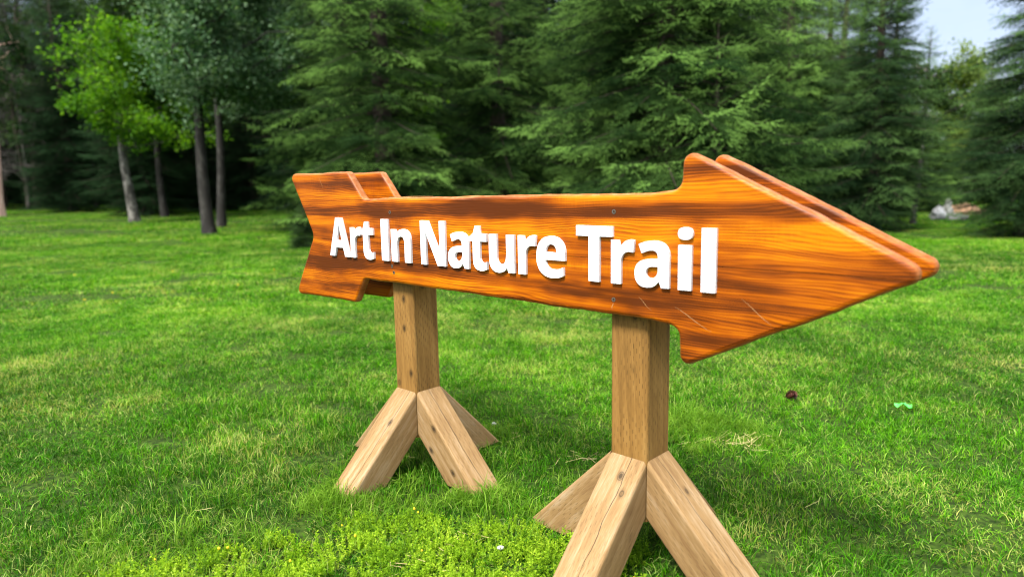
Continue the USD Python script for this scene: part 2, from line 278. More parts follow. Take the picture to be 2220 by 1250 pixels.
def lawn_color(g, pos, blade):
    """The lawn's own patchwork: lush, bluish and parched areas, and blade by blade differences."""
    big = g.noise(g.mapping(pos, (1, 1, 0)), 0.35, 3.0, 0.5)
    mid = g.noise(g.mapping(pos, (1, 1, 0), (31, 7, 0)), 1.7, 3.0, 0.6)
    small = g.noise(g.mapping(pos, (1, 1, 0), (3, 17, 0)), 7.0, 2.0, 0.6)
    f = g.math('add', g.math('multiply', g.math('subtract', blade, 0.5), 0.6), g.math('add', g.math('subtract', g.math('multiply', big, 0.85), 0.29), g.math('add', g.math('multiply', mid, 0.60), g.math('multiply', small, 0.25))))
    tuft = g.noise(g.mapping(pos, (1, 1, 0), (5, 1, 0)), 17.0, 2.0, 0.6)
    f = g.math('add', f, g.math('multiply', g.math('subtract', tuft, 0.5), 0.8))
    sp = g.add('separate_xyz', 'y', vector=pos); xx = sp.replace('.y', '.x')
    lush = g.math('multiply', g.ramp(g.math('add', g.math('divide', sp, 10.0), g.math('multiply', g.math('subtract', mid, 0.5), 0.12)), [(0.20, 1.0), (0.30, 0.75), (0.40, 0.0)]), g.ramp(g.math('add', g.math('multiply', xx, 0.2), 0.5), [(0.58, 1.0), (0.72, 0.25)]))
    f = g.math('subtract', f, g.math('multiply', lush, 0.18))
    col = g.ramp(f, [(0.30, (0.012, 0.056, 0.001)), (0.56, (0.044, 0.190, 0.001)), (0.80, (0.104, 0.330, 0.002)), (1.0, (0.28, 0.49, 0.03))])
    dry = g.math('add', g.math('add', g.math('multiply', mid, 0.5), g.math('multiply', g.math('subtract', g.noise(g.mapping(pos, (1, 1, 0), (9, 3, 0)), 0.6, 3.0), 0.5), 0.45)), g.math('add', g.math('multiply', small, 0.25), g.math('multiply', g.math('fraction', g.math('multiply', blade, 7.13)), 0.42)))
    pale = g.ramp(g.math('fraction', g.math('multiply', blade, 13.7)), [(0.88, 0.0), (0.93, 0.35), (1.0, 0.65)])
    col = g.mix(pale, col, (0.56, 0.64, 0.20))
    dark = g.ramp(g.math('fraction', g.math('multiply', blade, 5.31)), [(0.0, 0.7), (0.22, 0.35), (0.30, 0.0)])
    col = g.mix(dark, col, (0.04, 0.11, 0.010))
    return g.mix(g.ramp(dry, [(0.72, 0.0), (0.80, 0.45), (0.92, 0.85)]), col, (0.54, 0.50, 0.16))
def grass_mat():
    g = NG(); ge = g.add('attribute', 'fac', {'attribute': 'rnd'}); pos = g.add('geometry', 'position')
    col = lawn_color(g, pos, ge)
    b = principled(g, col, 0.5, None, 0.10)
    t = g.add('translucent_bsdf', 'BSDF', color=g.mix(1.0, col, (1.4, 1.3, 0.4), 'multiply'))
    return g.make('grass_blades', g.add('mix_closure', 'closure', {'fac': 0.28}, closure1=b, closure2=t))
M_GRASS = grass_mat()
def soil_mat():
    g = NG(); pos = g.add('geometry', 'position')
    fine = g.noise(pos, 40.0, 3.0)
    col = g.ramp(fine, [(0.35, (0.012, 0.024, 0.004)), (0.65, (0.04, 0.075, 0.008))])
    return g.make('lawn_soil', principled(g, col, 0.95, None, 0.1))
M_SOIL = soil_mat()

# ---------------------------------------------------------------- ground
def rise(x, y):
    y = np.asarray(y, float); d = np.clip(y - 12, 0, 48)
    return 0.0005 * d * d
def ground_z(x, y):
    x, y = np.asarray(x, float), np.asarray(y, float)
    p = np.stack([x * 0.55, y * 0.55, np.zeros_like(x)], -1)
    q = np.stack([x * 2.1, y * 2.1, np.zeros_like(x) + 5], -1)
    return rise(x, y) + (meshkit.noise(p, 3) - 0.5) * 0.05 + (meshkit.noise(q, 8) - 0.5) * 0.02 - 0.02
def grid_axis(a):
    return np.array(a)
def make_ground():
    ys = np.concatenate([[-4000, -800, -200, -60, -20, -6], np.arange(-2, 14, 0.25), np.arange(14, 64, 1.5), [70, 90, 130, 200, 400, 900, 2000, 4500]])
    xs = np.concatenate([[-4500, -1500, -500, -200, -100], np.arange(-60, -8, 2.0), np.arange(-8, 8, 0.25), np.arange(8, 61, 2.0), [100, 200, 500, 1500, 4500]])
    X, Y = np.meshgrid(xs, ys); Z = ground_z(X, Y)
    nx, ny = len(xs), len(ys); i, j = np.meshgrid(np.arange(ny - 1), np.arange(nx - 1), indexing='ij'); k = i * nx + j
    f = np.stack([k, k + 1, k + nx + 1, k + nx], -1).reshape(-1, 4)
    return np.stack([X, Y, Z], -1).reshape(-1, 3), np.vstack([f[:, [0, 1, 2]], f[:, [0, 2, 3]]])
tag(obj('ground', make_ground(), M_SOIL, smooth=True), kind='structure')

# mountain far behind the trees on the right
def make_mountain():
    az = np.radians(np.linspace(-75, 80, 240)); rr = np.linspace(0, 1, 40)
    A, R = np.meshgrid(az, rr)
    top = 90 + 240 * meshkit.fbm(np.stack([np.degrees(az) * 0.07, az * 0, az * 0], -1), 4, 5) + 330 * np.exp(-((np.degrees(az) - 19) / 10) ** 2)
    dist = 1500 + 900 * R
    h = top[None, :] * R ** 0.8 * (0.80 + 0.40 * meshkit.fbm(np.stack([A * 24, R * 7, A * 0], -1), 5, 9)) - 5
    v = np.stack([np.sin(A) * dist, np.cos(A) * dist, h], -1).reshape(-1, 3)
    ny, nx = A.shape; i, j = np.meshgrid(np.arange(ny - 1), np.arange(nx - 1), indexing='ij'); k = i * nx + j
    f = np.stack([k, k + nx, k + nx + 1, k + 1], -1).reshape(-1, 4)
    return v, np.vstack([f[:, [0, 1, 2]], f[:, [0, 2, 3]]])
def mountain_mat():
    g = NG(); pos = g.add('geometry', 'position')
    n = g.noise(pos, 0.006, 6.0, 0.65); z = g.add('separate_xyz', 'z', vector=pos)
    t = g.math('add', g.math('multiply', n, 0.9), g.math('multiply', z, 0.00035))
    col = g.ramp(t, [(0.42, (0.05, 0.075, 0.06)), (0.58, (0.12, 0.14, 0.14)), (0.72, (0.26, 0.27, 0.29))])
    return g.make('mountain_rock', principled(g, col, 0.95, None, 0.1))
tag(obj('mountain', make_mountain(), mountain_mat(), smooth=True), kind='structure')

# ---------------------------------------------------------------- lawn: tufts of blades
def blades(n, size, hmin, hmax, width, seed, lean=0.9, segs=2):
    r = np.random.default_rng(seed)
    b = np.stack([r.uniform(-size / 2, size / 2, n), r.uniform(-size / 2, size / 2, n), np.full(n, -0.012)], -1)
    h = r.uniform(hmin, hmax, n) * r.uniform(0.7, 1.0, n)
    h = h * (0.55 + 0.95 * meshkit.noise(b * np.array([9.0, 9.0, 0]) * (0.36 / max(size, 0.36)) ** 0.5, seed + 50))
    clump = meshkit.noise(b * np.array([28 * 0.25 / max(size, .25), 28 * 0.25 / max(size, .25), 0]), seed) * 2 * PI * 1.6
    az = clump + r.normal(0, 1.1, n)
    ln = np.abs(r.normal(0.70, 0.40, n)) * lean
    dr = np.stack([np.cos(az), np.sin(az), np.zeros(n)], -1); sd = np.stack([-np.sin(az), np.cos(az), np.zeros(n)], -1)
    tw = r.uniform(-1.3, 1.3, n)[:, None]; sd = norm(sd * np.cos(tw) + dr * np.sin(tw))
    w = (width * r.uniform(0.6, 1.25, n))[:, None]
    upv = np.array([0, 0, 1.0])
    m = b + upv * (h * 0.55)[:, None] + dr * (h * ln * 0.35)[:, None]
    t = b + upv * (h * np.clip(1.0 - 0.33 * ln ** 2, 0.22, 1))[:, None] + dr * (h * ln * 1.05)[:, None]
    v = np.stack([b - sd * w / 2, b + sd * w / 2, m + sd * w * 0.42, m - sd * w * 0.42, t], 1).reshape(-1, 3)
    k = np.arange(n)[:, None] * 5
    return v, np.vstack([k + [0, 1, 2], k + [0, 2, 3], k + [3, 2, 4]])
def instancer(path, protos, mats, pos, yaw, scale, idx, label=None, cat=None, kind='stuff', per=5):
    pi = UsdGeom.PointInstancer.Define(stage, path); targets = []
    for k, (nm, mesh_) in enumerate(protos):
        m = usdkit.mesh(stage, f'{path}/{nm}', mesh_, mats[k] if isinstance(mats, list) else mats, False); nv = len(mesh_[0]); vattr(m, 'rnd', each(nv // per, per, k + 40)); targets.append(m.GetPath())
    pi.CreatePrototypesRel().SetTargets(targets)
    n = len(pos)
    pi.CreatePositionsAttr(Vt.Vec3fArray.FromNumpy(np.asarray(pos, np.float32)))
    pi.CreateProtoIndicesAttr(Vt.IntArray.FromNumpy(np.asarray(idx, np.int32)))
    q = [Gf.Quath(float(math.cos(a / 2)), 0, 0, float(math.sin(a / 2))) for a in yaw]
    pi.CreateOrientationsAttr(Vt.QuathArray(q))
    pi.CreateScalesAttr(Vt.Vec3fArray.FromNumpy(np.asarray(scale, np.float32)))
    return tag(pi, label, cat, None, kind)
rng = np.random.default_rng(11)
TXW = W_ASP = 1110 / FPX * 1.12
def wedge(y0, y1, step, jit=0.5, margin=0.6):
    out = []
    y = y0
    while y < y1:
        half = y * TXW + margin; xs = np.arange(-half, half + step, step)
        out.append(np.stack([xs + rng.uniform(-jit, jit, len(xs)) * step, np.full(len(xs), y) + rng.uniform(-jit, jit, len(xs)) * step], -1)); y += step
    return np.vstack(out)
P1, P2, P3 = wedge(1.75, 7.4, 0.24), wedge(7.0, 20.0, 0.8), wedge(19.0, 62.0, 2.4)
protos = [(f'grass_patch_{k:03d}', blades(760, 0.36, 0.026, 0.064, 0.0034, 100 + k)) for k in range(5)] + \
         [(f'grass_patch_{k:03d}', blades(2600, 1.15, 0.030, 0.060, 0.0075, 100 + k)) for k in (5, 6)] + \
         [(f'grass_patch_{k:03d}', blades(2600, 3.4, 0.035, 0.065, 0.022, 100 + k)) for k in (7, 8)]
pos = np.vstack([P1, P2, P3]); n1, n2, n3 = len(P1), len(P2), len(P3)
pos = np.column_stack([pos, ground_z(pos[:, 0], pos[:, 1]) + 0.004])
idx = np.concatenate([rng.integers(0, 5, n1), rng.integers(5, 7, n2), rng.integers(7, 9, n3)])
# the mown lawn is not of one height: coarser and longer tussocks here and there
hz = 0.60 + 0.65 * meshkit.noise(np.column_stack([pos[:, :2] * 1.3, pos[:, 2] * 0]), 21) ** 1.6
sc = np.column_stack([np.ones(len(pos)), np.ones(len(pos)), hz])
instancer('/World/lawn_grass', protos, M_GRASS, pos, rng.uniform(0, 2 * PI, len(pos)), sc, idx, 'short mown lawn grass with pale dry blades spreading to the trees', 'grass')

# ---------------------------------------------------------------- the sign
SX, SY, TH, LPOST = 0.4133, 2.1569, 0.7569, 1.1522
HB, PW, BT = 0.3451, 0.140, 0.040
# sign frame: x along the arrow towards its tip, y away from the camera, z up; the near post at the origin
sign = thing('arrow_sign', 'orange stained wooden arrow sign with white letters on two timber posts', 'sign', (SX, SY, 0), -TH)
def rounded(poly, convex=0.028, concave=0.03):
    p = Polygon(poly); p = p.buffer(concave, quad_segs=6).buffer(-concave, quad_segs=6)
    return p.buffer(-convex, quad_segs=6).buffer(convex, quad_segs=6)
ARROW = [(-1.972, 1.298), (-1.776, 1.0), (-1.978, 0.700), (-1.452, 0.706), (-1.372, 0.820), (0.10, 0.812), (0.196, 0.800), (0.202, 0.682), (0.832, 1.0), (0.204, 1.314), (0.196, 1.200), (0.10, 1.190), (-1.352, 1.176), (-1.462, 1.294)]
ARW = rounded(ARROW, 0.026, 0.034)
def plate(poly, y_front, thick, r=0.010, steps=3):
    """A board cut to an outline in the x, z plane, its edges rounded over."""
    poly = max(getattr(poly, 'geoms', [poly]), key=lambda q: q.area)
    ins = [(r * (1 - math.cos(a)), r * (1 - math.sin(a))) for a in np.linspace(PI / 2, 0, steps + 1)]   # (depth from face... , inset)
    ring = LineString(list(poly.exterior.coords))
    n = max(60, int(ring.length / 0.012)); P = np.array([ring.interpolate(t, True).coords[0] for t in np.linspace(0, 1, n, endpoint=False)])
    # keep the true corners
    C = np.array(poly.exterior.coords)[:-1]; tt = np.array([ring.project(__import__('shapely').geometry.Point(*c), True) for c in C])
    t = np.concatenate([np.linspace(0, 1, n, endpoint=False), tt]); t = np.unique(np.round(t, 6)); t = t[t < 1]
    P = np.array([ring.interpolate(x, True).coords[0] for x in t]); n = len(P)
    if not poly.exterior.is_ccw: P = P[::-1]
    e = np.roll(P, -1, 0) - P; e /= np.linalg.norm(e, axis=1, keepdims=True) + 1e-9
    nn = np.stack([e[:, 1], -e[:, 0]], -1); nv = nn + np.roll(nn, 1, 0); nv /= np.linalg.norm(nv, axis=1, keepdims=True) + 1e-9
    prof = [(r * (1 - math.cos(a)), -r * (1 - math.sin(a))) for a in np.linspace(0, PI / 2, steps + 1)]   # (depth, outward offset)
    prof = prof + [(thick - dd, oo) for dd, oo in prof[::-1]]
    V = np.vstack([np.column_stack([P[:, 0] + nv[:, 0] * oo, np.full(n, y_front + dd), P[:, 1] + nv[:, 1] * oo]) for dd, oo in prof])
    i, j = np.meshgrid(np.arange(len(prof) - 1), np.arange(n), indexing='ij'); a = i * n + j; b = i * n + (j + 1) % n
    F = np.stack([a, b, b + n, a + n], -1).reshape(-1, 4); F = np.vstack([F[:, [0, 1, 2]], F[:, [0, 2, 3]]])
    q = trimesh.creation.triangulate_polygon(Polygon(V[:n][:, [0, 2]]), engine='earcut')
    tv, tf = np.asarray(q[0]), np.asarray(q[1])
    from scipy.spatial import cKDTree
    near = cKDTree(V[:n][:, [0, 2]]).query(tv)[1]
    tf = near[tf]
    m = trimesh.Trimesh(V, np.vstack([F, tf, tf[:, ::-1] + (len(prof) - 1) * n]), process=False)
    trimesh.repair.fix_normals(m)
    return m
SEAM = 0.988
def with_wave(m, amp=0.0025, seed=1):
    """Hand finished edges: the outline wanders by a millimetre or two."""
    v = np.array(m.vertices); q = v * np.array([7.0, 0, 7.0])
    q2 = v * np.array([38.0, 0, 38.0]); v[:, 0] += (meshkit.noise(q, seed) - 0.5) * 2 * amp + (meshkit.noise(q2, seed) - 0.5) * 0.7 * amp; v[:, 2] += (meshkit.noise(q, seed + 5) - 0.5) * 2 * amp + (meshkit.noise(q2, seed + 7) - 0.5) * 0.7 * amp
    return trimesh.Trimesh(v, m.faces, process=False)
yf = -(PW / 2 + BT)
for (yy, which, sd) in ((yf, 'front', 1), (PW / 2, 'rear', 9)):
    full = with_wave(plate(ARW, yy, BT, 0.013), 0.003, sd)
    for sg, nm in ((1, 'upper'), (-1, 'lower')):
        pl = full.slice_plane((0, 0, SEAM + sg * 0.0009), (0, 0, sg), cap=True, engine='earcut')
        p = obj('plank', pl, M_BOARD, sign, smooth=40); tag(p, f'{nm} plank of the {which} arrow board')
# letters
GLYPH = json.loads('''{"A":[[[[0.001,0.001],[0.347,1.005],[0.628,1.005],[0.975,0.001],[0.736,0.001],[0.66,0.228],[0.317,0.228],[0.242,0.001]],[[0.368,0.417],[0.61,0.416],[0.548,0.617],[0.49,0.839],[0.484,0.834],[0.432,0.617]]]],"r":[[[[0.103,0.0],[0.101,0.767],[0.268,0.767],[0.3,0.642],[0.309,0.64],[0.341,0.684],[0.372,0.718],[0.408,0.745],[0.446,0.766],[0.512,0.782],[0.557,0.782],[0.613,0.773],[0.593,0.567],[0.489,0.574],[0.422,0.558],[0.389,0.539],[0.361,0.513],[0.332,0.462],[0.322,0.409],[0.321,0.001]]]],"t":[[[[0.035,0.6],[0.032,0.694],[0.147,0.769],[0.211,0.928],[0.351,0.927],[0.354,0.768],[0.551,0.767],[0.551,0.601],[0.352,0.598],[0.352,0.241],[0.369,0.193],[0.389,0.175],[0.414,0.164],[0.477,0.164],[0.559,0.183],[0.559,0.022],[0.473,-0.006],[0.407,-0.014],[0.345,-0.014],[0.257,0.004],[0.222,0.021],[0.19,0.046],[0.165,0.08],[0.15,0.108],[0.132,0.187],[0.13,0.598]]]],"I":[[[[0.053,0.87],[0.052,1.0],[0.52,0.998],[0.519,0.871],[0.402,0.834],[0.398,0.829],[0.398,0.171],[0.519,0.129],[0.518,0.0],[0.05,0.002],[0.051,0.129],[0.172,0.173],[0.172,0.83]]]],"n":[[[[0.103,0.0],[0.101,0.767],[0.269,0.768],[0.303,0.666],[0.309,0.667],[0.362,0.723],[0.406,0.752],[0.453,0.77],[0.521,0.782],[0.595,0.78],[0.659,0.766],[0.714,0.74],[0.752,0.71],[0.775,0.68],[0.794,0.646],[0.81,0.593],[0.816,0.555],[0.817,0.001],[0.596,0.002],[0.596,0.469],[0.59,0.512],[0.57,0.563],[0.549,0.585],[0.508,0.604],[0.461,0.606],[0.42,0.598],[0.381,0.575],[0.356,0.545],[0.334,0.484],[0.322,0.393],[0.322,0.002]]]],"N":[[[[0.119,0.0],[0.117,0.999],[0.403,0.999],[0.823,0.265],[0.826,0.281],[0.816,0.456],[0.816,0.998],[1.017,0.999],[1.017,0.001],[0.729,0.001],[0.309,0.743],[0.306,0.723],[0.316,0.552],[0.316,0.002]]]],"a":[[[[0.055,0.201],[0.056,0.269],[0.072,0.328],[0.104,0.378],[0.156,0.42],[0.203,0.442],[0.281,0.464],[0.377,0.476],[0.526,0.482],[0.526,0.528],[0.512,0.575],[0.489,0.599],[0.46,0.614],[0.429,0.62],[0.358,0.616],[0.308,0.604],[0.198,0.564],[0.135,0.714],[0.231,0.752],[0.309,0.77],[0.407,0.78],[0.481,0.78],[0.553,0.77],[0.618,0.748],[0.672,0.711],[0.703,0.676],[0.736,0.607],[0.748,0.537],[0.747,0.001],[0.594,0.0],[0.556,0.093],[0.547,0.104],[0.482,0.039],[0.452,0.018],[0.409,0.0],[0.322,-0.014],[0.265,-0.014],[0.209,-0.004],[0.17,0.01],[0.14,0.029],[0.097,0.072],[0.078,0.103],[0.064,0.141]],[[0.28,0.221],[0.297,0.179],[0.313,0.164],[0.34,0.152],[0.393,0.148],[0.426,0.154],[0.457,0.166],[0.499,0.201],[0.518,0.232],[0.528,0.275],[0.528,0.352],[0.401,0.346],[0.36,0.338],[0.325,0.324],[0.301,0.303],[0.286,0.278],[0.28,0.255]]]],"u":[[[[0.096,0.765],[0.318,0.766],[0.318,0.299],[0.324,0.256],[0.342,0.209],[0.371,0.179],[0.406,0.164],[0.453,0.162],[0.504,0.174],[0.533,0.193],[0.56,0.225],[0.582,0.288],[0.592,0.373],[0.592,0.766],[0.813,0.767],[0.813,0.001],[0.645,0.0],[0.613,0.098],[0.603,0.097],[0.56,0.046],[0.526,0.022],[0.459,-0.004],[0.395,-0.014],[0.321,-0.012],[0.257,0.002],[0.198,0.031],[0.156,0.068],[0.128,0.108],[0.114,0.141],[0.1,0.197],[0.096,0.235]]]],"T":[[[[0.031,0.814],[0.03,1.0],[0.782,0.998],[0.781,0.815],[0.518,0.812],[0.516,0.0],[0.294,0.002],[0.294,0.812]]]],"e":[[[[0.065,0.341],[0.068,0.461],[0.092,0.563],[0.116,0.616],[0.138,0.65],[0.198,0.711],[0.238,0.738],[0.282,0.758],[0.377,0.78],[0.485,0.78],[0.525,0.774],[0.592,0.754],[0.632,0.733],[0.682,0.696],[0.713,0.66],[0.75,0.596],[0.768,0.537],[0.776,0.489],[0.777,0.327],[0.293,0.326],[0.29,0.307],[0.294,0.28],[0.312,0.231],[0.349,0.189],[0.392,0.164],[0.438,0.152],[0.515,0.15],[0.588,0.158],[0.646,0.172],[0.732,0.204],[0.734,0.043],[0.687,0.02],[0.611,-0.002],[0.504,-0.014],[0.426,-0.014],[0.369,-0.008],[0.309,0.006],[0.261,0.024],[0.182,0.074],[0.151,0.106],[0.122,0.144],[0.084,0.227],[0.072,0.275]],[[0.294,0.475],[0.569,0.472],[0.572,0.491],[0.558,0.549],[0.541,0.577],[0.517,0.601],[0.482,0.62],[0.421,0.626],[0.383,0.618],[0.337,0.587],[0.308,0.542],[0.298,0.51]]]],"i":[[[[0.095,0.983],[0.108,1.028],[0.138,1.054],[0.181,1.068],[0.247,1.068],[0.296,1.05],[0.321,1.024],[0.334,0.981],[0.332,0.933],[0.326,0.912],[0.311,0.89],[0.276,0.868],[0.233,0.858],[0.171,0.862],[0.128,0.88],[0.108,0.9],[0.094,0.945]]],[[[0.105,0.0],[0.102,0.766],[0.322,0.768],[0.324,0.002]]]],"l":[[[[0.103,0.0],[0.1,1.064],[0.32,1.066],[0.322,0.002]]]]}''')
GLYPH['I'] = [[[[0, 0], [0.29, 0], [0.29, 1], [0, 1]]]]
LET = [('A', -1.6200, -1.4560), ('r', -1.4480, -1.3690), ('t', -1.3660, -1.2750), ('I', -1.2160, -1.1670), ('n', -1.1470, -1.0185), ('N', -0.9540, -0.8060), ('a', -0.7895, -0.6735), ('t', -0.6685, -0.5785), ('u', -0.5665, -0.4425),
       ('r', -0.4240, -0.3420), ('e', -0.3390, -0.2150), ('T', -0.1690, -0.0290), ('r', -0.0335, 0.0495), ('a', 0.0520, 0.1690), ('i', 0.1960, 0.2410), ('l', 0.2690, 0.3130)]
CAP, LZ, LD = 0.1755, 0.9145, 0.0105
for ch, a, b in LET:
    ps = GLYPH[ch]; xs = [q[0] for P in ps for q in P[0]]; x0, x1 = min(xs), max(xs)
    ky = 0.955 if ch in 'il' else 1.0
    parts = []
    for P in ps:
        tr = lambda R: [((q[0] - x0) / (x1 - x0) * (b - a) + a, LZ + q[1] * CAP * ky) for q in R]
        pg = Polygon(tr(P[0]), [tr(R) for R in P[1:]]).buffer(0)
        e = trimesh.creation.extrude_polygon(pg, LD, engine='earcut')
        v = np.array(e.vertices); e = trimesh.Trimesh(np.column_stack([v[:, 0], yf - LD + 0.0005 + v[:, 2], v[:, 1]]), e.faces, process=False); trimesh.repair.fix_normals(e); parts.append(e)
    p = obj('letter', trimesh.util.concatenate(parts), M_WHITE, sign); tag(p, f'white raised letter {ch}')
# screws sunk in the face
for (sx, sz) in ((-1.160, 1.119), (-1.160, 0.892), (-1.150, 0.866), (-0.030, 1.134), (-0.030, 0.862)):
    ring = trimesh.creation.annulus(0.0042, 0.0068, 0.0012); ring.apply_transform(trimesh.transformations.rotation_matrix(PI / 2, [1, 0, 0])); ring.apply_translation((sx, yf - 0.0003, sz))
    s_ = obj('screw', ring, M_SCREW, sign)
    dsk = trimesh.creation.cylinder(0.0043, 0.0006, sections=14); dsk.apply_transform(trimesh.transformations.rotation_matrix(PI / 2, [1, 0, 0])); dsk.apply_translation((sx, yf - 0.0002, sz))
    obj('screw_recess', dsk, M_HOLE, s_)
# scratches through the stain
for (ax, az, bx, bz, wd) in ((0.185, 0.862, 0.300, 0.802, 0.0011), (0.385, 0.905, 0.470, 0.842, 0.0010), (0.060, 0.880, 0.105, 0.842, 0.0008), (-1.700, 1.285, -1.665, 1.225, 0.0009), (-0.032, 0.852, -0.036, 0.832, 0.0016)):
    d2 = norm(np.array([bx - ax, 0, bz - az])); n2 = np.array([-d2[2], 0, d2[0]]) * wd * 0.7; p0, p1 = np.array([ax, yf - 0.0004, az]), np.array([bx, yf - 0.0004, bz])
    ts = np.linspace(0, 1, 8)[:, None]; wv = np.sin(ts * 7) * 0.0012 * np.array([-d2[2], 0, d2[0]]); C_ = p0 + (p1 - p0) * ts + wv; wk = np.sin(ts * PI) * 0.8 + 0.2
    V_ = np.vstack([C_ - n2 * wk, C_ + n2 * wk]); F_ = np.array([[i, i + 1, i + 9] for i in range(7)] + [[i, i + 9, i + 8] for i in range(7)])
    obj('scratch', (V_, F_), M_SCUFF, sign)
# posts: eased corners
def bar(lx, w, d, r=0.012):
    """A squared timber along x with eased long edges, centred on y and z, from x = 0 to lx."""
    sec = sbox(-w / 2, -d / 2, w / 2, d / 2).buffer(-r).buffer(r, quad_segs=4)
    e = trimesh.creation.extrude_polygon(sec, lx, engine='earcut'); v = np.array(e.vertices)
    e.vertices = np.column_stack([v[:, 2], v[:, 0], v[:, 1]]); trimesh.repair.fix_normals(e); return e
PZ0 = 0.140
for px in (0.0, -LPOST):
    b = bar(1.182 - PZ0, PW, PW, 0.013); v = np.array(b.vertices)
    b.vertices = np.column_stack([v[:, 1], v[:, 2], v[:, 0]]); trimesh.repair.fix_normals(b)
    obj('post', b, M_POST, sign, smooth=25, matrix=trimesh.transformations.translation_matrix((px, 0, PZ0)))
    for k, az in enumerate((-PI / 2, 0.0, PI, PI / 2)):
        # local x runs down the brace at 45 degrees, local z is the normal of its upper face; cut plumb at the post and level at the ground
        h = PW / 2 + 0.0015
        L = 0.62; br = bar(L + 0.3, PW, PW, 0.013); v = np.array(br.vertices); v[:, 0] -= 0.2; v[:, 2] -= PW / 2; br.vertices = v
        br = br.slice_plane((0, 0, 0), (1 / math.sqrt(2), 0, 1 / math.sqrt(2)), cap=True, engine='earcut')           # plumb cut
        br = br.slice_plane((HB * math.sqrt(2) + 0.03, 0, 0), (-1 / math.sqrt(2), 0, 1 / math.sqrt(2)), cap=True, engine='earcut')
        s2 = 1 / math.sqrt(2)
        R = np.eye(4); R[:3, 0] = (s2, 0, -s2); R[:3, 1] = (0, 1, 0); R[:3, 2] = (s2, 0, s2)
        T = trimesh.transformations.rotation_matrix(az, [0, 0, 1]) @ trimesh.transformations.translation_matrix((h, 0, HB)) @ R
        T = trimesh.transformations.translation_matrix((px, 0, 0)) @ T
        obj('brace', br, M_BRACE, sign, smooth=25, matrix=T)

# ---------------------------------------------------------------- spruces
def shoots(O, D, L, k, nl, bw, r, spread=0.85):
    """Needle-clad shoots: k needles each, from origins O along unit directions D for lengths L."""
    n = len(O); a = norm(np.cross(D, r.normal(size=(n, 3)))); b = np.cross(D, a)
    t = (np.arange(k) + 0.5) / k; ph = np.arange(k) * 2.4 + r.uniform(0, 6.28, n)[:, None]
    rad = np.cos(ph)[..., None] * a[:, None] + np.sin(ph)[..., None] * b[:, None]
    base = O[:, None] + D[:, None] * (L[:, None] * t)[..., None]
    nd = norm(D[:, None] * (0.75 + 0.5 * t[None, :, None]) + rad * spread)
    ln = nl * (0.8 + 0.4 * r.random((n, k)))[..., None]
    pw = norm(np.cross(nd, D[:, None] + 0.3 * rad)) * bw
    tri = np.stack([base - pw / 2 - nd * ln * 0.1, base + pw / 2 - nd * ln * 0.1, base + nd * ln], 2)
    return tri.reshape(-1, 3, 3)
def bough(L, az, z0, slope, droop, lift, r, det, open_=1.0):
    """One bough: axis points, plus shoots (origin, direction, length, tipness)."""
    ca, sa = math.cos(az), math.sin(az); out = np.array([ca, sa, 0]); sd = np.array([-sa, ca, 0]); upv = np.array([0, 0, 1.0])
    s = np.linspace(0, 1, 9); bend = r.normal(0, 0.06)
    P = out * (s * L)[:, None] + upv * (L * (slope * s - droop * s ** 2 + lift * s ** 3))[:, None] + sd * (L * bend * s ** 2)[:, None]
    P[:, 2] += z0
    O, D, LL, T = [], [], [], []
    step = 0.088 / det
    tw = np.arange(max(0.16, 0.25 / max(L, 0.4)) * L, L, step)
    for q in tw:
        u = q / L; j = min(int(u * 8), 7); c = P[j] + (P[j + 1] - P[j]) * (u * 8 - j); tan = norm(P[j + 1] - P[j])
        for sgn in (-1, 1):
            tl = (L * 0.40 * (1 - u) ** 0.75 * min(1, 0.35 + u * 2.2) + 0.07) * r.uniform(0.65, 1.2)
            an = math.radians(r.uniform(42, 66)); td = norm(tan * math.cos(an) + sd * sgn * math.sin(an) + upv * r.uniform(-0.48, 0.12) * open_)
            m = max(1, int(tl / (0.075 / det)))
            for i in range(m):
                e = c + td * (tl * (i + 0.4) / m) - upv * (0.10 * (tl * (i + 0.4) / m) ** 2 * 2)
                for g2 in ((-1, 1) if i < m - 1 else (0,)):
                    dd = norm(td * 0.8 + norm(np.cross(td, upv)) * g2 * r.uniform(0.3, 0.85) + upv * r.uniform(-0.5, 0.25))
                    O.append(e); D.append(dd); LL.append((0.10 + 0.06 * r.random()) / det ** 0.7); T.append(1.0 if i >= m - 2 else 0.15)
    tan = norm(P[-1] - P[-2]); O.append(P[-1]); D.append(tan); LL.append(0.16); T.append(1.0)
    return P, np.array(O), np.array(D), np.array(LL), np.array(T)
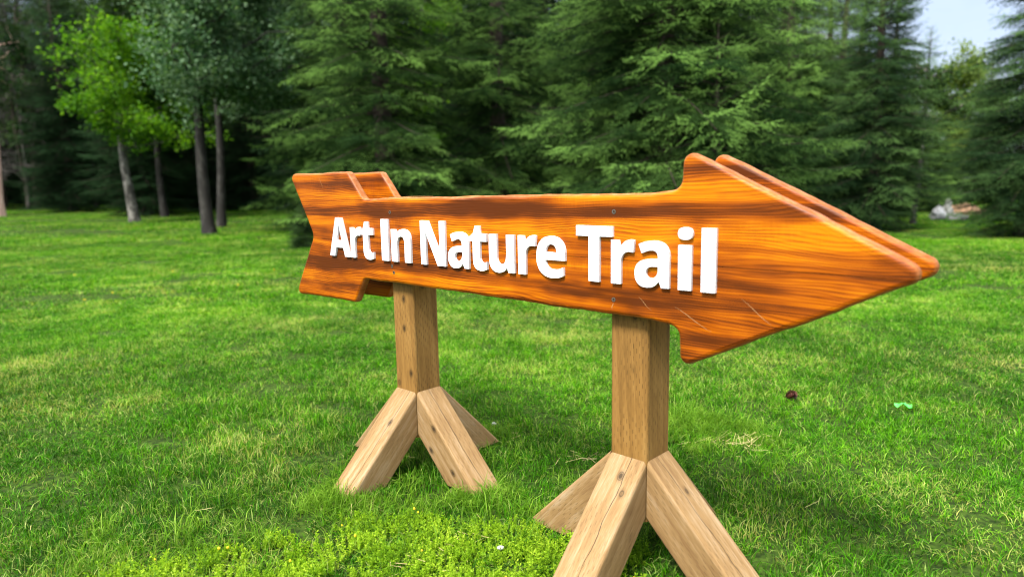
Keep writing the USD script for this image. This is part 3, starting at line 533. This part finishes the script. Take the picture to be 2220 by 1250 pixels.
def spruce_mesh(seed, H, R, clear, spacing=0.30, per=6, det=1.0, zdet=99, needles=8, power=0.85, tipw=0.8, rmin=0.5):
    r = np.random.default_rng(seed); tris, tips, wood, rnds = [], [], [], []
    tr = 0.014 * H + 0.035
    zs = np.linspace(-0.15, H, 24); wob = np.stack([meshkit.noise(np.stack([zs * 0.3, zs * 0 + seed, zs * 0], -1), 1) - 0.5, meshkit.noise(np.stack([zs * 0.3, zs * 0 + seed, zs * 0 + 9], -1), 1) - 0.5], -1) * 0.18
    rad = tr * np.clip(1 - zs / H, 0.02, 1) ** 0.9; rad[:3] *= (1.35, 1.12, 1.03)
    trunk = tube(np.column_stack([wob, zs]), rad, 10)
    z = clear; gold = r.uniform(0, 6.28)
    while z < H - 0.15:
        f = 1 - z / H; n = per if f > 0.25 else 5
        gold += 0.7
        for k in range(n):
            L = max(0.22, R * f ** power * r.uniform(rmin, 1.12) * min(1, 0.72 + (z - clear) * 0.25))
            az = gold + k * 2 * PI / n + r.normal(0, 0.22); zz = z + r.normal(0, 0.09)
            low = f > 0.45
            d = det if zz < zdet else det * 0.55
            P, O, D, LL, T = bough(L, az, zz, r.uniform(-0.12, 0.10) if low else r.uniform(0.15, 0.5) * (1.6 - f), r.uniform(0.26, 0.48) if low else 0.18, r.uniform(0.12, 0.30), r, d)
            nk = needles if zz < zdet else max(4, needles // 2)
            tri = shoots(O, D, LL, nk, 0.030 / d ** 0.6, 0.0125 / d ** 0.9, r)
            tris.append(tri); rnds.append(np.repeat(r.random(len(O)), nk * 3)); tips.append(np.repeat(np.repeat(T, nk) * r.uniform(0.0, 1.0) ** 1.5 * tipw, 3))
            wood.append(tube(P[:8], np.linspace(0.007 + 0.005 * L, 0.003, 8), 4, False))
        z += spacing * (0.75 + 0.5 * r.random()) * (1.0 if f > 0.3 else 0.75)
    t = np.vstack(tris); off = np.array([wob[0, 0], wob[0, 1], 0]) * 0
    return soup(t), np.concatenate(tips), trunk, join(wood), np.concatenate(rnds)
def spruce(name, label, loc, rotz, mesh, mat, scale=None, group=None):
    t = thing(name, label, 'spruce tree', loc, rotz, scale, group)
    obj('trunk', mesh[2], M_BARK, t, smooth=True)
    obj('branches', mesh[3], M_BRANCH, t)
    c = obj('crown', mesh[0], mat, t, rnd=mesh[4]); vattr(c, 'tip', mesh[1])
    return t.GetPrim() if hasattr(t, 'GetPrim') else t
def at(px, dist, z=None):
    """The ground point at a given depth in the direction of a column of the view."""
    x = (px - 1110) / FPX * dist
    return (x, dist, float(ground_z(x, dist)) if z is None else z)
SA = spruce_mesh(1, 13.0, 3.5, 0.35, 0.21, 7, 1.0, 5.4, 10, tipw=0.9)
SB = spruce_mesh(2, 15.0, 3.1, 0.9, 0.20, 6, 0.95, 6.5, 9, tipw=0.75, rmin=0.35)
SC = spruce_mesh(3, 8.6, 2.1, 0.30, 0.14, 8, 1.0, 9.0, 9, tipw=0.7)
SF = spruce_mesh(4, 13.0, 2.9, 0.3, 0.20, 8, 0.55, 99, 8, tipw=0.25)
s1 = spruce('spruce_tree', 'large full spruce directly behind the arrow head, pale fresh branch tips', at(1440, 12.6), 0.4, SA, M_SPRUCE)
s2 = spruce('spruce_tree', 'tall spruce with a bare brown trunk showing, behind the arrow tail', at(845, 15.5), 1.0, SB, M_SPRUCE)
s3 = spruce('spruce_tree', 'narrow spruce right of the arrow head, its pointed top near the picture edge', at(1890, 17.0), 0.0, SC, M_SPRUCE_BLUE)
sd = spruce('spruce_tree', 'dark spruce right of the dark aspen pair, behind the arrow tail', at(560, 42.0), 0.6, SC, M_SPRUCE_SHADED, (1.9, 1.9, 1.8))
CO = lambda src, px, dist, rz, s, label, group=None: copy_of(src, at(px, dist), rz, s, label, 'spruce tree', group)
CO(s3, 2225, 14.6, 2.1, (1.0, 1.0, 1.0), 'dark spruce cut off by the right edge of the view')
CO(s2, 1090, 17.5, 2.9, (0.95, 0.95, 0.95), 'shaded spruce between the bare-trunk spruce and the large full spruce')
CO(s1, 765, 21.0, 2.2, (0.9, 0.9, 1.0), 'spruce behind the left side of the bare-trunk spruce')
CO(s3, 2125, 32.0, 1.2, (0.85, 0.85, 0.82), 'small far spruce whose pointed top stands before the mountain')
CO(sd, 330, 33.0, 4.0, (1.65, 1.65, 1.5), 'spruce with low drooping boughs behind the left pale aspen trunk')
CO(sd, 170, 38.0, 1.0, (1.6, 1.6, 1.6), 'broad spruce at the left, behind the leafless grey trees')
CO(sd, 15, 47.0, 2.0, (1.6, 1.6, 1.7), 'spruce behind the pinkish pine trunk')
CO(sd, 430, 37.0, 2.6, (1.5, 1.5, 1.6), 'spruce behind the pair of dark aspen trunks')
CO(s1, 1990, 25.0, 3.3, (0.6, 0.6, 0.5), 'full spruce between the narrow spruce and the yellow-green poplar')
CO(s1, 1810, 23.0, 1.9, (0.85, 0.85, 0.8), 'spruce half hidden behind the left side of the narrow spruce')
CO(s1, 1700, 19.5, 5.0, (0.8, 0.8, 0.9), 'spruce standing in the gap behind the arrow head')
CO(s2, 1290, 20.0, 0.3, (1.0, 1.0, 1.0), 'dim spruce far behind the lettering, left of the large full spruce')
sf = spruce('spruce_tree', 'dark spruce in the dense far row behind the lawn', at(560, 36.0), 0.0, SF, M_SPRUCE_SHADED, group='spruces of the far row')
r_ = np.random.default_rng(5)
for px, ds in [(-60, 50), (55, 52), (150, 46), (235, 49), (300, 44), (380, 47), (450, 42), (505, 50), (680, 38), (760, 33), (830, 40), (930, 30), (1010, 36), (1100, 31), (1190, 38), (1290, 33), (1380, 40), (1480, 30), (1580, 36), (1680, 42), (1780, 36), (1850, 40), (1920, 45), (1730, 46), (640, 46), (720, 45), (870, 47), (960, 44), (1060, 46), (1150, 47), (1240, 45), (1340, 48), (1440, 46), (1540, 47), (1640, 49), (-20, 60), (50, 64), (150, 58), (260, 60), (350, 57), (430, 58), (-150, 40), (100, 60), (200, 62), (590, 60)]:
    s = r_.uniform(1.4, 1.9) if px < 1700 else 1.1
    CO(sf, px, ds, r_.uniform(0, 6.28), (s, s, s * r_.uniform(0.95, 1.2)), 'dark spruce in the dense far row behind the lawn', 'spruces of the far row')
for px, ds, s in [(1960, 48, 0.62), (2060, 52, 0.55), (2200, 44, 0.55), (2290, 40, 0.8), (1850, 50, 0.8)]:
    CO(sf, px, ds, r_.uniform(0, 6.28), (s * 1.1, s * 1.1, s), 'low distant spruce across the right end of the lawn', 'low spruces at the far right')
YS = spruce_mesh(12, 3.8, 1.7, 0.2, 0.15, 7, 1.0, 99, 10, power=0.65, tipw=1.0, rmin=0.35)
spruce('young_spruce', 'young spruce with pale fresh tips and upright leader, before the large full spruce', at(1553, 11.3), 0.3, YS, M_SPRUCE)
# sapling at the tail of the arrow
x_ = thing('spruce_sapling', 'small spruce sapling on the lawn left of the arrow tail', 'spruce sapling', at(664, 15.0), 0.7, (0.26, 0.26, 0.125))
x_.GetReferences().AddInternalReference(s3.GetPath()); x_.SetInstanceable(True)

# ---------------------------------------------------------------- leafy trees
def leaf_tree(seed, H, base_r, lean, limbs, leaves, leaf, top=0.9):
    """limbs: list of (height on the trunk, azimuth, reach, rise, foliage radius). Leaves hang in clumps about the limbs' twigs."""
    r = np.random.default_rng(seed); zs = np.linspace(-0.15, H, 16)
    px = lean[0] * zs + 0.10 * np.sin(zs * 0.7 + seed); py = lean[1] * zs + 0.10 * np.cos(zs * 0.6 + seed)
    rad = base_r * np.clip(1 - zs / H * 0.9, 0.06, 1) ** 0.8; rad[0] *= 1.35; rad[1] *= 1.05
    trunk = tube(np.column_stack([px, py, zs]), rad, 12); wood, C, S = [], [], []
    for z0, az, reach, rise_, fr in limbs:
        p0 = np.array([np.interp(z0, zs, px), np.interp(z0, zs, py), z0]); dr = np.array([math.cos(az), math.sin(az), 0])
        s = np.linspace(0, 1, 7); P = p0 + dr * (s * reach)[:, None] + np.array([0, 0, 1.0]) * (rise_ * s ** 0.8)[:, None] + r.normal(0, 0.04, (7, 3)) * s[:, None] * reach
        wood.append(tube(P, np.linspace(base_r * 0.28, 0.012, 7), 5, False))
        for q in range(7):
            u = r.uniform(0.3, 1); b = P[min(int(u * 6), 5)]
            e = b + norm(r.normal(size=3) * (1, 1, 0.7) + dr * 0.5) * fr * r.uniform(0.5, 1.1)
            wood.append(tube(np.linspace(b, e, 4) + r.normal(0, 0.03, (4, 3)), np.linspace(0.014, 0.004, 4), 3, False))
            for w in np.linspace(0.3, 1, 4): C.append(b + (e - b) * w); S.append(fr * r.uniform(0.16, 0.34))
    C, S = np.array(C), np.array(S); k = r.integers(0, len(C), leaves)
    pos_ = C[k] + r.normal(size=(leaves, 3)) * S[k][:, None] * (1, 1, 0.75)
    n_ = norm(r.normal(size=(leaves, 3)) + (0, 0, 0.7)); a = norm(np.cross(n_, r.normal(size=(leaves, 3)))); b = np.cross(n_, a); l = (leaf * r.uniform(0.6, 1.25, leaves))[:, None]
    v = np.stack([pos_ - a * l * 0.5, pos_ + b * l * 0.36 + n_ * l * 0.08, pos_ + a * l * 0.55, pos_ - b * l * 0.36 + n_ * l * 0.08], 1).reshape(-1, 3)
    kk = np.arange(leaves)[:, None] * 4
    return trunk, join(wood), (v, np.vstack([kk + [0, 1, 2], kk + [0, 2, 3]]))
def aspen(label, loc, mesh, mat, bark=None, name='aspen_tree', cat='aspen tree'):
    t = thing(name, label, cat, loc)
    obj('trunk', mesh[0], bark or M_ASPEN, t, smooth=True); obj('limbs', mesh[1], bark or M_ASPEN, t); obj('crown', mesh[2], mat, t, rnd=each(len(mesh[2][0]) // 4, 4, 77))
    return t
def ring_limbs(seed, z0, z1, n, reach, rise_, fr, az0=0.0, az_w=PI):
    r = np.random.default_rng(seed)
    return [(z, az0 + r.uniform(-az_w, az_w), reach * r.uniform(0.35, 1.3), rise_ * r.uniform(0.4, 1.3), fr * r.uniform(0.75, 1.2)) for z in np.linspace(z0, z1, n)]
aspen('aspen with pale grey trunk and bright lime green leaves, leftmost of the clear-trunked aspens', at(297, 27.5),
      leaf_tree(21, 6.6, 0.20, (-0.015, 0), ring_limbs(1, 2.9, 6.6, 30, 2.8, 0.7, 0.9, 0.1, 2.2), 18000, 0.14), M_LIME)
aspen('broad dark-leaved tree behind the lime green aspen', at(225, 42.0),
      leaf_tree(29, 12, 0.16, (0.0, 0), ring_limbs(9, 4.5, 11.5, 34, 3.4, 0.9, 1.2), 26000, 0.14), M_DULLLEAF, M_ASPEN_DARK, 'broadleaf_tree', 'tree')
aspen('slim shaded aspen between the pale leftmost aspen and the pair of dark trunks', at(368, 31.0),
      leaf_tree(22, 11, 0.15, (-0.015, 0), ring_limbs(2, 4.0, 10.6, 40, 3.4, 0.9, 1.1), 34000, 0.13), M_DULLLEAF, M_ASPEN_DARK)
aspen('aspen with dark scarred trunk standing forward on the lawn, blue-grey leaves above', at(466, 20.0),
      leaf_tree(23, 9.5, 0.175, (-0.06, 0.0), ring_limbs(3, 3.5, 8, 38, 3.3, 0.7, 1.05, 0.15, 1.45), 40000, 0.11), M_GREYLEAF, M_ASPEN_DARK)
aspen('dark aspen trunk right behind the forward aspen', at(490, 23.5),
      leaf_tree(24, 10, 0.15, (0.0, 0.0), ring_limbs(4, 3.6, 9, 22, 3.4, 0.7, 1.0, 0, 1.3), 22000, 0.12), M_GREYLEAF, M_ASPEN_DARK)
aspen('thin pale aspen stem beside the narrow spruce on the right', at(1985, 18.6),
      leaf_tree(25, 4.2, 0.075, (-0.01, 0.0), ring_limbs(5, 1.8, 4.0, 10, 0.7, 0.5, 0.5), 3500, 0.09), M_DULLLEAF)
aspen('yellow-green poplar with thin crown before the mountain at right', at(2075, 36.0),
      leaf_tree(26, 6.6, 0.16, (0.0, 0.0), ring_limbs(6, 1.3, 6.0, 30, 1.5, 1.2, 0.9), 17000, 0.15), M_YELLOWLEAF, name='poplar_tree', cat='poplar tree')
aspen('lime leaved poplar peeping between far spruces above the arrow tail', at(930, 25.0),
      leaf_tree(27, 8.5, 0.12, (0.0, 0.0), ring_limbs(7, 2.0, 8, 14, 1.2, 0.8, 0.8), 5000, 0.13), M_LIME, name='poplar_tree', cat='poplar tree')
# bare grey pine at the upper left
def bare_tree(seed, H, r0, n, reach):
    r = np.random.default_rng(seed); zs = np.linspace(-0.1, H, 12); trunk = tube(np.column_stack([0.1 * np.sin(zs * .5), 0 * zs, zs]), r0 * np.clip(1 - zs / H, 0.08, 1), 8); tw = []
    for k in range(n):
        z0 = r.uniform(2.0, H * 0.97); az = r.uniform(0, 6.28); L = reach * (1.1 - 0.6 * z0 / H) * r.uniform(0.5, 1.1); dr = np.array([math.cos(az), math.sin(az), r.uniform(-0.1, 0.35)])
        s = np.linspace(0, 1, 6)[:, None]; P = np.array([0, 0, z0]) + dr * s * L + np.cumsum(r.normal(0, 0.05, (6, 3)), 0) - np.array([0, 0, 0.25]) * s ** 2 * L
        tw.append(tube(P, np.linspace(0.022, 0.006, 6), 3, False))
        for m in range(9):
            u = r.integers(1, 6); e = P[u] + norm(dr * 0.6 + r.normal(0, 0.6, 3)) * r.uniform(0.3, 0.9)
            mid = (P[u] + e) / 2 + r.normal(0, 0.06, 3); tw.append(tube(np.array([P[u], mid, e]), [0.011, 0.008, 0.004], 3, False))
            for _ in range(3):
                e2 = mid + r.normal(0, 0.28, 3); tw.append(tube(np.array([mid, e2]), [0.007, 0.003], 3, False))
    return trunk, join(tw)
for px, ds, sd, lab in [(75, 41.0, 41, 'grey leafless tree with a tangle of bare twigs at upper left'), (-25, 44.0, 42, 'second leafless grey tree at the left edge of the view')]:
    t = thing('bare_tree', lab, 'bare tree', at(px, ds)); tk, br = bare_tree(sd, 13.5, 0.11, 95, 3.2); obj('trunk', tk, M_TWIGBARK, t, smooth=True); obj('twigs', br, M_TWIGBARK, t)
# slender dark stems at the left edge of the wood
for px, ds, rad, lab in [(70, 41.0, 0.10, 'thin dark tree stem at the far left edge of the wood, nearest the pinkish trunk'), (98, 43.0, 0.17, 'thicker dark stem in the left wood, right of the thin one'), (30, 44.0, 0.09, 'thin dark stem just right of the pinkish trunk')]:
    aspen(lab, at(px, ds), leaf_tree(50 + px, 12, rad, (0.0, 0), ring_limbs(px, 4.2, 11, 12, 1.7, 0.9, 1.0), 3500, 0.15), M_DULLLEAF, M_BARK, 'woodland_tree', 'tree')
aspen('stout pinkish pine trunk at the far left edge', at(12, 34.5), leaf_tree(61, 13, 0.27, (0.0, 0), ring_limbs(61, 6.0, 12, 10, 1.8, 0.8, 0.9), 3500, 0.15), M_SPRUCE, M_PINKBARK, 'pine_tree', 'pine tree')

# ---------------------------------------------------------------- small things
def boulder(seed, sx, sy, sz):
    m = trimesh.creation.icosphere(3); v = np.array(m.vertices); v *= (0.5 + 1.0 * meshkit.fbm(v * 2.0 + seed, 3, seed))[:, None]; v *= (sx, sy, sz); return v, np.array(m.faces)
def put(name, label, cat, mesh, mat, px, dist, dz=0.0, smooth=True):
    p = obj(name, mesh, mat, smooth=smooth); x, y, z = at(px, dist); UsdGeom.Xformable(p).AddTranslateOp().Set(Gf.Vec3d(x, y, z + dz)); tag(p, label, cat); return p
put('boulder', 'white boulder at the edge of the far lawn on the right', 'boulder', boulder(1, 0.21, 0.2, 0.24), M_ROCKW, 2034, 20.5, 0.12)
put('boulder', 'taller grey boulder just right of the white boulder', 'boulder', boulder(2, 0.13, 0.14, 0.36), M_ROCKG, 2054, 21.5, 0.16)
put('boulder', 'low grey boulder in front of the dirt heap', 'boulder', boulder(3, 0.30, 0.2, 0.13), M_ROCKG, 2076, 20.2, 0.05)
put('dirt_heap', 'low brown heap of bare dirt behind the boulders', 'dirt heap', boulder(4, 0.65, 0.4, 0.30), M_DIRT, 2092, 22.5, 0.06)
def gpos(x, y): return np.array([x, y, float(ground_z(x, y))])
# pine cone: overlapping scales
def cone():
    out = []; L = 0.075
    for k in range(70):
        t = k / 70; a = k * 2.4; rr = 0.022 * math.sin(PI * (0.12 + 0.85 * t)) + 0.002; c = np.array([L * (t - 0.5), rr * math.cos(a), rr * math.sin(a)]); o = norm(np.array([0.7, math.cos(a), math.sin(a)])); w = norm(np.cross(o, [1, 0, 0])) * 0.008
        tipp = c + o * 0.017; th = np.array([0.003, 0, 0]); out += [[c - w, c + w, tipp + w * 0.6], [c - w, tipp + w * 0.6, tipp - w * 0.6], [c - w - th, tipp - w * .6 - th, tipp + w * .6 - th], [c - w - th, tipp + w * .6 - th, c + w - th]]
    core = trimesh.creation.icosphere(2); v = np.array(core.vertices) * (L * 0.48, 0.016, 0.016)
    return join([soup(np.array(out)), (v, np.array(core.faces))])
p = obj('pine_cone', cone(), M_CONE); UsdGeom.Xformable(p).AddTranslateOp().Set(Gf.Vec3d(*(gpos(1.575, 3.744) + [0, 0, 0.036]))); UsdGeom.Xformable(p).AddRotateXYZOp().Set(Gf.Vec3f(10, -35, -35)); UsdGeom.Xformable(p).AddScaleOp().Set(Gf.Vec3f(0.72, 0.85, 0.85)); tag(p, 'dark reddish brown cone lying in the grass right of the near post', 'cone')
# a torn strip of bright green plastic
s = np.linspace(-0.5, 0.5, 14); r2 = np.random.default_rng(3)
mid = np.column_stack([s * 0.082, 0.006 * np.sin(s * 7), 0.008 * np.cos(s * 9)]); wd = 0.010 + 0.012 * r2.random(14) - 0.012 * np.exp(-(s / 0.12) ** 2)
v = np.vstack([mid + np.array([0, 1, 0.4]) * wd[:, None], mid - np.array([0, 1, 0.2]) * wd[:, None]]); v2 = v - [0, 0, 0.0015]; f = []
for i in range(13): f += [[i, i + 1, i + 15], [i, i + 15, i + 14]]
f = np.array(f); p = obj('plastic_scrap', (np.vstack([v, v2]), np.vstack([f, f[:, ::-1] + 28])), M_SCRAP); UsdGeom.Xformable(p).AddTranslateOp().Set(Gf.Vec3d(*(gpos(2.074, 3.504) + [0, 0, 0.048]))); UsdGeom.Xformable(p).AddRotateZOp().Set(-28.0); tag(p, 'torn scrap of bright green plastic lying on the right of the lawn', 'plastic scrap')
def pebble(label, x, y, dz, seed, s):
    p = obj('pebble', boulder(seed, s * 1.2, s * 0.9, s * 0.7), M_PEBBLE, smooth=True); UsdGeom.Xformable(p).AddTranslateOp().Set(Gf.Vec3d(*(gpos(x, y) + [0, 0, dz]))); tag(p, label, 'pebble')
pebble('small whitish pebble among the weeds left of the near braces', -0.0556, 2.1616, 0.032, 5, 0.009)
pebble('pale pebble in the grass right of the far post', -0.1109, 3.4852, 0.022, 6, 0.010)

# feathery weeds in the foreground
def weed(seed, n=9, h=0.058, head=True):
    r = np.random.default_rng(seed); out = []
    for k in range(n):
        a = r.uniform(0, 6.28); b = np.array([r.normal(0, 0.022), r.normal(0, 0.022), -0.01]); dr = norm(np.array([math.cos(a) * 0.45, math.sin(a) * 0.45, 1.0])); H = h * r.uniform(0.55, 1.1)
        sd = norm(np.cross(dr, r.normal(size=3))); w = 0.0011; out.append([b - sd * w, b + sd * w, b + dr * H])
        for q in np.linspace(0.25, 1.0, 8):
            c = b + dr * H * q
            for m in range(3):
                e = norm(r.normal(size=3) + dr * 0.9); L = r.uniform(0.010, 0.022) * (1.15 - 0.5 * q); s2 = norm(np.cross(e, r.normal(size=3))) * r.uniform(0.0018, 0.0034)
                m1 = c + e * L * 0.55; out += [[c, m1 + s2, m1 - s2], [m1 + s2, c + e * L, m1 - s2]]
    return soup(np.array(out))
def weed_spots(n, seed):
    r = np.random.default_rng(seed); o = []
    while len(o) < n:
        y = r.uniform(1.80, 2.62); x = r.uniform(-1.7, 0.42); px = 1110 + FPX * x / y; py = 405 + FPX * 1.2148 / y * 1.0
        lim = 1198 + 60 * (meshkit.noise(np.array([x * 2.3, 0, 0.5]), 4) - 0.5) - (75 if 700 < px < 1000 else 0) * meshkit.noise(np.array([x * 6, 1, 0.5]), 6) + max(0, (330 - px)) * 0.5
        dens = meshkit.noise(np.array([x * 7, y * 7, 0.0]), 12)
        if py > lim - 20 and dens > 0.22 + max(0, (lim + 40 - py)) * 0.006: o.append((x, y))
    return np.array(o)
ws = weed_spots(430, 2); wp = np.column_stack([ws, ground_z(ws[:, 0], ws[:, 1]) + 0.005])
r3 = np.random.default_rng(8)
instancer('/World/feathery_weeds', [(f'weed_{k:03d}', weed(70 + k)) for k in range(5)], M_WEED, wp, r3.uniform(0, 6.28, len(wp)), np.repeat(r3.uniform(0.6, 1.15, len(wp))[:, None], 3, 1), r3.integers(0, 5, len(wp)), 'bright yellow-green feathery weeds along the bottom of the view', 'weeds', per=3)
# their little yellow heads, and dandelions further off
fl = []; r4 = np.random.default_rng(9)
ball = trimesh.creation.icosphere(1); bv, bf = np.array(ball.vertices), np.array(ball.faces)
for k in range(15):
    x, y = ws[r4.integers(0, len(ws))] + r4.normal(0, 0.02, 2); fl.append((bv * (0.0042, 0.0042, 0.005) * r4.uniform(0.7, 1.2) + gpos(x, y) + [0, 0, r4.uniform(0.05, 0.075)], bf))
for x, y in zip(r4.uniform(-9, -2.2, 9), r4.uniform(5, 13, 9)): fl.append((bv * (0.012, 0.012, 0.006) + gpos(x, y) + [0, 0, 0.055], bf))
tag(obj('yellow_flowers', join(fl), M_YELLOW, smooth=True), 'tiny yellow flower heads dotted over the weeds and lawn', 'flowers', kind='stuff')
# long fresh grass where the mower cannot reach, round the feet and behind the near post
gp, gy = [], []
for cx, cy, sp, n in [(0.84, 3.40, 0.13, 60), (1.10, 3.22, 0.13, 24), (0.42, 2.62, 0.12, 10), (-0.42, 2.95, 0.22, 34), (-0.15, 2.35, 0.3, 18), (0.2, 2.3, 0.16, 12), (-0.9, 2.3, 0.3, 12), (-0.709, 2.62, 0.06, 24), (-0.12, 2.64, 0.06, 24), (-0.12, 3.25, 0.06, 8), (0.10, 2.44, 0.06, 10), (0.45, 2.35, 0.1, 8), (-1.35, 2.15, 0.22, 40), (-1.0, 2.35, 0.25, 20), (-0.5, 2.45, 0.15, 14)]:
    gp.append(np.stack([r4.normal(cx, sp, n), r4.normal(cy, sp, n)], -1))
gp = np.vstack(gp); gp = np.column_stack([gp, ground_z(gp[:, 0], gp[:, 1]) + 0.004])
instancer('/World/tall_grass', [(f'tall_tuft_{k:03d}', blades(46, 0.13, 0.06, 0.12, 0.0036, 300 + k, 1.25)) for k in range(4)], M_TALL, gp, r4.uniform(0, 6.28, len(gp)), np.repeat(r4.uniform(0.6, 1.1, len(gp))[:, None], 3, 1), r4.integers(0, 4, len(gp)), 'longer fresh grass round the sign feet and behind the near post', 'grass')
# dry straw lying on the lawn
st = []
for cx, cy, sp, n in [(1.08, 3.10, 0.085, 80), (0.33, 3.0, 0.05, 14), (-0.05, 3.3, 0.07, 8), (-1.15, 2.35, 0.5, 14), (-0.30, 2.17, 0.10, 30), (0.6, 2.5, 0.6, 12)]:
    for _ in range(n):
        x, y = r4.normal(cx, sp), r4.normal(cy, sp * 0.8); a = r4.uniform(0, 6.28); L = r4.uniform(0.03, 0.10); z = ground_z(x, y) + r4.uniform(0.012, 0.036); c = np.array([x, y, float(z)]); e = np.array([math.cos(a), math.sin(a), r4.normal(0, 0.25)]) * L / 2; w = np.array([-math.sin(a), math.cos(a), 0.3]) * 0.0008
        st += [[c - e - w, c - e + w, c + e + w], [c - e - w, c + e + w, c + e - w]]
tag(obj('dry_straw', soup(np.array(st)), M_STRAW), 'dry straw-coloured stalks lying on the grass by the sign', 'straw', kind='stuff')
